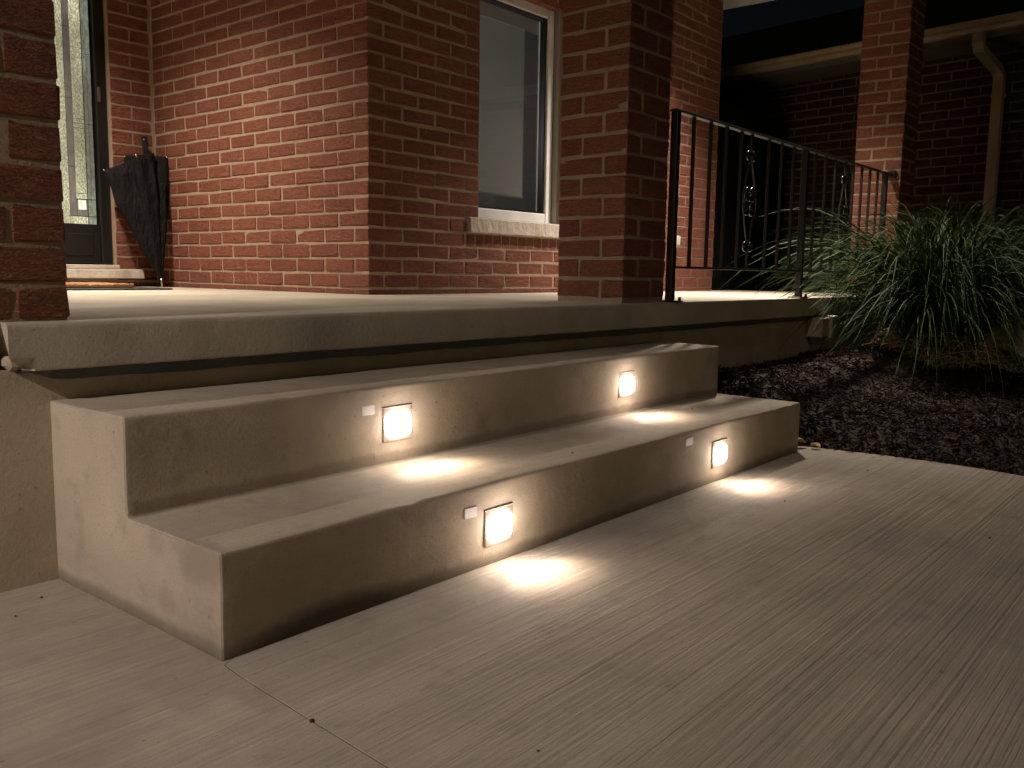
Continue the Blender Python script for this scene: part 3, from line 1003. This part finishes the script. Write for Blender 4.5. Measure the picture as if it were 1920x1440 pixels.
# ------------------------------------------------------------------ lamp post on the walkway left of the steps
LX, LY, LZ = -2.85, .0, 2.12
lt = thing('lamp_post', 'lit lamp post on the walkway left of the steps', 'lamp post', (LX, LY, 0))
bm = bmesh.new(); bmesh.ops.create_cone(bm, cap_ends=True, segments=20, radius1=.085, radius2=.05, depth=.05)
o = obj('base', bm, M['black_metal'], lt); o.location.z = .026
bm = bmesh.new(); tube(bm, [(0, 0, .04), (0, 0, LZ+.10), (.04, .003, LZ+.15), (.10, .007, LZ+.13)], [.030, .024, .02, .02], 12); obj('post', bm, M['black_metal'], lt, True)
bm = bmesh.new(); bmesh.ops.create_cone(bm, cap_ends=True, segments=24, radius1=.085, radius2=.03, depth=.10)
o = obj('shade', bm, M['black_metal'], lt); o.location = (.12, .008, LZ+.07)
bm = bmesh.new(); bmesh.ops.create_cone(bm, cap_ends=True, segments=24, radius1=.07, radius2=.07, depth=.006)
o = obj('lens', bm, M['potlens'], lt); o.location = (.12, .008, LZ+.015)
ll = bpy.data.lights.new('post_lamp', 'SPOT'); ll.energy = 490; ll.color = (1.0, .87, .82); ll.shadow_soft_size = .07
ll.spot_size = R(92); ll.spot_blend = 1.0
lo = bpy.data.objects.new('post_lamp', ll); COL.objects.link(lo); lo.parent = lt; lo.location = (.12, .008, LZ+.004)
lo.rotation_euler = Vector((1.0, .03, -1.15)).to_track_quat('-Z', 'Y').to_euler()

# ------------------------------------------------------------------ umbrella in the corner
tipP = Vector((1.772, 3.335, ZT+.002)); topP = Vector((1.795, 3.515, 1.335))
um = thing('umbrella', 'loosely folded black umbrella leaning handle up in the brick corner', 'umbrella', tipP)
ax = (topP - tipP); AL = ax.length; ax.normalize()
ex_ = Vector((1, 0, 0)) - ax*ax.x; ex_.normalize(); ey_ = ax.cross(ex_)
bm = bmesh.new()
NA, NT = 96, 26
rim = [.125, .120, .095, .125, .245, .135, .100, .120]     # reach of the eight rib tips round the shaft
lift = [.80, .82, .84, .84, .70, .80, .83, .82]
ringv = []
for j in range(NT+1):
    t = j/NT; row = []
    for i in range(NA):
        a = i/NA*8; k = int(a) % 8; f = a-int(a); s = f*f*(3-2*f)
        rr = rim[k]*(1-s) + rim[(k+1) % 8]*s
        hh = lift[k]*(1-s) + lift[(k+1) % 8]*s
        sag = sin(pi*f)
        fold = 1 - .34*sag*sag*(.25+.75*t)*(1 + .5*sin(k*2.3)) + .13*noise.noise(Vector((a*1.3, t*5, 9)))*t
        r = .004 + rr*fold*(t**.93)*(1 + .10*sin(t*pi))
        h = t*AL*hh - .022*sag*t*t + .008*noise.noise(Vector((a, t*6, 2)))
        th = 2*pi*i/NA
        row.append(bm.verts.new(ax*(.03+h) + r*(cos(th)*ex_ + sin(th)*ey_*.72)))
    ringv.append(row)
for a, b_ in zip(ringv, ringv[1:]):
    for i in range(NA): bm.faces.new((a[i], a[(i+1) % NA], b_[(i+1) % NA], b_[i]))
bm.faces.new(list(reversed(ringv[0])))
# loose cloth turned in over the top
mid = [bm.verts.new(v.co*.22 + (ax*(AL*.875))*.78) for v in ringv[-1]]
for i in range(NA): bm.faces.new((ringv[-1][i], ringv[-1][(i+1) % NA], mid[(i+1) % NA], mid[i]))
bmesh.ops.recalc_face_normals(bm, faces=bm.faces[:])
autosmooth(obj('canopy', bm, M['fabric'], um), 60)
bm = bmesh.new(); tube(bm, [Vector((0, 0, 0)), ax*.06], [.004, .006], 8); obj('tip', bm, M['steel'], um, True)
bm = bmesh.new(); tube(bm, [ax*.05, ax*(AL*.86)], .006, 8); obj('shaft', bm, M['handle'], um, True)
bm = bmesh.new(); tube(bm, [ax*(AL*.80), ax*(AL*.82), ax*(AL*.97), ax*(AL*.995), ax*AL], [.010, .0155, .0165, .0165, .008], 14); obj('handle', bm, M['handle'], um, True)
for k in range(8):
    th = 2*pi*k/8
    pt = ax*(.03 + AL*lift[k]) + rim[k]*(cos(th)*ex_ + sin(th)*ey_*.72)
    d = (pt - ax*(.03)).normalized()
    bm = bmesh.new(); tube(bm, [pt - d*.012, pt + d*.006], [.0028, .0024], 6); obj('rib_tip', bm, M['steel'], um, True)

# ------------------------------------------------------------------ mats, outlet, box
bm = bmesh.new(); box(bm, .78, 1.52, 2.78, 3.26, ZT+.001, ZT+.009, .003)
tag(obj('rubber_mat', bm, M['rubber']), 'thin black rubber mat lying under the orange coir mat', 'mat')
bm = bmesh.new(); box(bm, .82, 1.36, 2.84, 3.20, ZT+.010, ZT+.026, .004, 2)
bmesh.ops.subdivide_edges(bm, edges=[e for e in bm.edges if e.calc_length() > .1], cuts=40, use_grid_fill=True)
for v in bm.verts:
    if v.co.z > ZT+.02: v.co.z += random.uniform(-.004, .005)
tag(obj('coir_mat', bm, M['coir']), 'orange brown coir doormat by the front door', 'mat')
t = thing('wall_outlet', 'white outlet box on the brick wall behind the railing post', 'outlet', (4.53, YW, .853))
boxobj('back_box', -.052, .052, -.014, -.001, -.042, .042, M['box_white'], t, .003)
boxobj('cover', -.046, .046, -.042, -.0145, -.030, .036, M['box_white'], t, .005, 2)
t = thing('junction_box', 'small box with a pale cap on the foundation below the railing', 'junction box', (3.954, .588, .320))
boxobj('body', -.085, .018, -.088, -.001, -.005, .098, M['found'], t, .004)
bm = bmesh.new()
v = [bm.verts.new(c) for c in ((-.075, -.084, -.006), (.016, -.084, -.006), (.006, -.074, -.050), (-.035, -.074, -.050), (-.075, -.02, -.006), (.016, -.02, -.006), (.006, -.02, -.050), (-.035, -.02, -.050))]
for f in ((0, 1, 2, 3), (7, 6, 5, 4), (4, 5, 1, 0), (5, 6, 2, 1), (6, 7, 3, 2), (7, 4, 0, 3)): bm.faces.new([v[i] for i in f])
bmesh.ops.recalc_face_normals(bm, faces=bm.faces[:])  # dark wedge modelled in place of the shadow below the box
tag(obj('shade_wedge', bm, M['box_dark'], t), 'dark tapered wedge standing in for the shadow under the box')
boxobj('side_plate', .0205, .085, -.100, -.001, -.012, .096, M['found'], t, .004)
boxobj('slot', .055, .068, -.103, -.098, .012, .075, M['box_dark'], t)
bm = bmesh.new()
box(bm, .020, .088, -.112, -.052, .0965, .1075, .005, 3)
tag(autosmooth(obj('cap', bm, M['box_white'], t), 50), 'pale rounded cap on top of the box')

# ------------------------------------------------------------------ gate and the house next door
gate = thing('side_gate', 'tall black board gate in the gap between the two houses', 'gate', (5.16, 1.86, -.05))
x = 0.0
while x < 1.36:
    boxobj('board', x, x+.128, 0, .022, .04, 1.93 + random.uniform(-.004, .004), M['gate_black'], gate, .003)
    x += .136
for z in (.35, 1.50): boxobj('cross_rail', -.01, 1.36, .0225, .06, z, z+.09, M['gate_black'], gate, .003)

NB0 = Vector((6.451, .532, 0)); NRZ = -math.atan2(.151, .9885)
nb = thing('neighbour_house', 'dark brick house on the right with a beige gutter and downspout', 'house', NB0, NRZ)
boxobj('foundation_wall', -.02, .25, -4.5, 7.5, -.15, .44, M['found'], nb)
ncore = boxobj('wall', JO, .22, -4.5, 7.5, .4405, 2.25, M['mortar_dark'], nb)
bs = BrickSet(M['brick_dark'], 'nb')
k = 0; z = .442
while z < 2.24:
    y = -1.8 + (.105 if k % 2 else 0)
    while y < 4.6:
        bs.add(ncore, (BD/2, y+.1, z+.0677/2), .2, BD, .0575, True)
        y += .2105
    z += .0677; k += 1
nworld = Matrix.Translation(NB0) @ Matrix.Rotation(NRZ, 4, 'Z')
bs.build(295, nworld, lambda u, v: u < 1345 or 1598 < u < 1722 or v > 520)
boxobj('soffit', -.40, -.001, -4.6, 7.6, 2.236, 2.246, M['box_dark'], nb)
boxobj('fascia', -.415, -.4005, -4.6, 7.6, 2.225, 2.345, M['box_dark'], nb)
bm = bmesh.new()                                         # K-profile gutter
prof = [(-.416, 2.262), (-.470, 2.262), (-.482, 2.285), (-.478, 2.305), (-.500, 2.322), (-.500, 2.336), (-.490, 2.336), (-.416, 2.330)]
r0 = [bm.verts.new((a, -4.6, b_)) for a, b_ in prof]; r1 = [bm.verts.new((a, 7.6, b_)) for a, b_ in prof]
for i in range(len(prof)): bm.faces.new((r0[i], r0[(i+1) % 8], r1[(i+1) % 8], r1[i]))
bm.faces.new(r0); bm.faces.new(list(reversed(r1)))
bmesh.ops.recalc_face_normals(bm, faces=bm.faces[:])
gut = obj('gutter', bm, M['gutter'], nb)
def rect_pipe(name, pts, w_, d_, parent):
    bm = bmesh.new(); rings = []
    for i, (x, y, z) in enumerate(pts):
        t = Vector(pts[min(i+1, len(pts)-1)]) - Vector(pts[max(i-1, 0)]); t.normalize()
        nn = Vector((-t.z, 0, t.x)).normalized() if abs(t.z) > .01 else Vector((0, 0, 1))
        rings.append([bm.verts.new(Vector((x, y, z)) + nn*sx*d_/2 + Vector((0, sy*w_/2, 0))) for sx, sy in ((-1, -1), (1, -1), (1, 1), (-1, 1))])
    for a, b_ in zip(rings, rings[1:]):
        for i in range(4): bm.faces.new((a[i], a[(i+1) % 4], b_[(i+1) % 4], b_[i]))
    bm.faces.new(rings[0]); bm.faces.new(list(reversed(rings[-1])))
    bmesh.ops.recalc_face_normals(bm, faces=bm.faces[:])
    return obj(name, bm, M['gutter'], parent)
dy = -.262
ds = rect_pipe('downspout', [(-.445, dy, 2.265), (-.445, dy, 2.20), (-.425, dy, 2.16), (-.09, dy, 2.075), (-.052, dy, 2.04), (-.050, dy, 1.98), (-.050, dy, .25), (-.07, dy, .20), (-.14, dy, .17)], .068, .050, nb)
for z in (1.9, 1.0):
    boxobj('strap', -.079, -.0005, dy-.038, dy+.038, z, z+.022, M['gutter'], ds)
bm = bmesh.new()
vs = [bm.verts.new(c) for c in ((-.43, -4.7, 2.346), (-.43, 7.7, 2.346), (2.9, 5.6, 3.62), (2.9, -2.0, 3.62), (6.2, -4.7, 2.346), (6.2, 7.7, 2.346))]
for f in ((0, 1, 2, 3), (3, 2, 5, 4), (1, 5, 2), (0, 3, 4), (0, 4, 5, 1)): bm.faces.new([vs[i] for i in f])
bmesh.ops.recalc_face_normals(bm, faces=bm.faces[:])
obj('roof', bm, M['shingle'], nb)

# ------------------------------------------------------------------ ornamental grass
GR = Vector((4.46, .07, 0)); GR.z = bed_h(GR.x, GR.y)
gt = thing('ornamental_grass', 'large clump of arching green ornamental grass beside the porch', 'grass plant', GR)
def blade_pts(rnd, az, reach, height, droop, base):
    n = 9; pts = []
    for i in range(n+1):
        t = i/n
        r = reach*(t**1.25)
        z = height*(1-(1-t)**1.9) - droop*t**2.6
        wob = .03*sin(t*4+az*3)*t
        pts.append(Vector((base.x + r*cos(az) - wob*sin(az), base.y + r*sin(az) + wob*cos(az), base.z + z)))
    return pts
def blade_faces(pts, wd, verts, faces, roll=0.0):
    b0 = len(verts); n = len(pts)-1
    for i, p in enumerate(pts):
        t = i/n
        d = (pts[min(i+1, n)] - pts[max(i-1, 0)]).normalized()
        s = d.cross(Vector((0, 0, 1)));
        if s.length < .05: s = Vector((1, 0, 0))
        s.normalize(); up = s.cross(d)
        s = s*cos(roll + t*roll*2) + up*sin(roll + t*roll*2)
        w_ = wd*(.55 + .45*min(1, t*4))*(1 - t**3*.94)
        verts += [p - s*w_/2, p + s*w_/2]
    for i in range(n): faces.append((b0+2*i, b0+2*i+1, b0+2*i+3, b0+2*i+2))
rnd = random.Random(21)
V, F = [], []
for i in range(2600):
    az = rnd.uniform(0, 2*pi)
    cr = abs(rnd.gauss(0, .5)); cr = min(cr, 1)
    reach = .15 + .78*rnd.random()**.8
    height = rnd.uniform(.50, .98)
    droop = rnd.uniform(.10, .75)*(reach/.75)
    ba = rnd.uniform(0, 2*pi); br = .17*math.sqrt(rnd.random())
    base = Vector((br*cos(ba), br*sin(ba), -.01))
    blade_faces(blade_pts(rnd, az, reach, height, droop, base), rnd.uniform(.0035, .0075), V, F, rnd.uniform(-.5, .5))
me = bpy.data.meshes.new('blades'); me.from_pydata(V, [], F)
for p in me.polygons: p.use_smooth = True
fo = link('blades', me, gt, M['grass']); tag(fo, kind='stuff')
V, F = [], []
for i in range(420):                                           # dead thatch round the foot of the clump
    az = rnd.uniform(0, 2*pi); reach = rnd.uniform(.12, .42); height = rnd.uniform(.05, .30)
    ba = rnd.uniform(0, 2*pi); br = .19*math.sqrt(rnd.random())
    blade_faces(blade_pts(rnd, az, reach, height, height*rnd.uniform(.5, 1.05), Vector((br*cos(ba), br*sin(ba), .0))), rnd.uniform(.003, .006), V, F, rnd.uniform(-1, 1))
me = bpy.data.meshes.new('thatch'); me.from_pydata(V, [], F)
tag(link('thatch', me, gt, M['leaf_dry']), 'dry straw coloured blades at the foot of the clump', kind='stuff')
for i in range(105):                                            # long single blades, many leaning over the porch edge
    V, F = [], []
    if i < 80: az = rnd.uniform(pi*.68, pi*.96); reach = rnd.uniform(.6, 1.25)
    else: az = rnd.uniform(0, 2*pi); reach = rnd.uniform(.5, .95)
    height = rnd.uniform(.60, 1.02); droop = rnd.uniform(.20, .62)*(reach/.95)
    base = Vector((rnd.uniform(-.12, .12), rnd.uniform(-.12, .12), 0))
    blade_faces(blade_pts(rnd, az, reach, height, droop, base), rnd.uniform(.006, .0095), V, F, rnd.uniform(-.5, .5))
    me = bpy.data.meshes.new('blade'); me.from_pydata(V, [], F)
    for p in me.polygons: p.use_smooth = True
    link('blade', me, gt, M['grass'])

# ------------------------------------------------------------------ small litter
def leaf(loc_, size, rz, label):
    bm = bmesh.new(); n = 8; rows = []
    for i in range(n+1):
        t = i/n; w_ = .36*sin(pi*min(.98, t*.96+.02))**.8
        z = .12*sin(t*pi*1.2)
        rows.append([bm.verts.new((t-.5, s*w_, z + abs(s)*.16*(1+t))) for s in (-1, -.5, 0, .5, 1)])
    for a, b_ in zip(rows, rows[1:]):
        for k in range(4): bm.faces.new((a[k], a[k+1], b_[k+1], b_[k]))
    for v in bm.verts: v.co *= size
    o = obj('fallen_leaf', bm, M['leaf_dry'], None, True)
    o.location = loc_; o.rotation_euler = (random.uniform(-.3, .3), random.uniform(-.2, .2), rz)
    md = o.modifiers.new('thickness', 'SOLIDIFY'); md.thickness = .0012
    tag(o, label, 'leaf', 'dry leaves by the bottom step')
leaf((2.412, .050, .030), .055, .4, 'crumpled yellow leaf against the right end of the bottom step')
leaf((2.435, .028, .016), .050, 2.2, 'curled dry leaf in front of the crumpled yellow one')
leaf((2.445, -.03, .006), .045, 1.2, 'small dry leaf lying alone on the walkway edge')
def crumb(loc_, s, label):
    bm = bmesh.new(); bmesh.ops.create_icosphere(bm, subdivisions=1, radius=s)
    for v in bm.verts: v.co *= 1 + random.uniform(-.35, .35); v.co.z *= .6
    o = obj('crumb', bm, M['debris']); o.location = loc_
    tag(o, label, 'debris', 'dark crumbs on the concrete')
for c, s_, lb in (((-.0262, -.262, .002), .0045, 'dark crumb stuck in the walkway joint'),
                  ((1.62, -.78, .002), .004, 'dark crumb on the walkway near the right picture edge'),
                  ((1.03, .055, .183), .0035, 'dark crumb near the front edge of the lower tread'),
                  ((1.62, -.26, .002), .004, 'dark crumb beside the far light pool on the walkway'),
                  ((.12, -.55, .002), .003, 'dark crumb on the walkway at the bottom of the picture'),
                  ((2.2, -.30, .002), .004, 'dark crumb on the walkway near the mulch bed'),
                  ((1.92, .20, .183), .004, 'dark crumb at the right end of the lower tread'),
                  ((-.07, .50, .002), .004, 'larger dark crumb at the foot of the step end face'),
                  ((-.14, .44, .002), .003, 'smaller dark crumb left of the step end face')):
    crumb(c, s_*.75, lb)
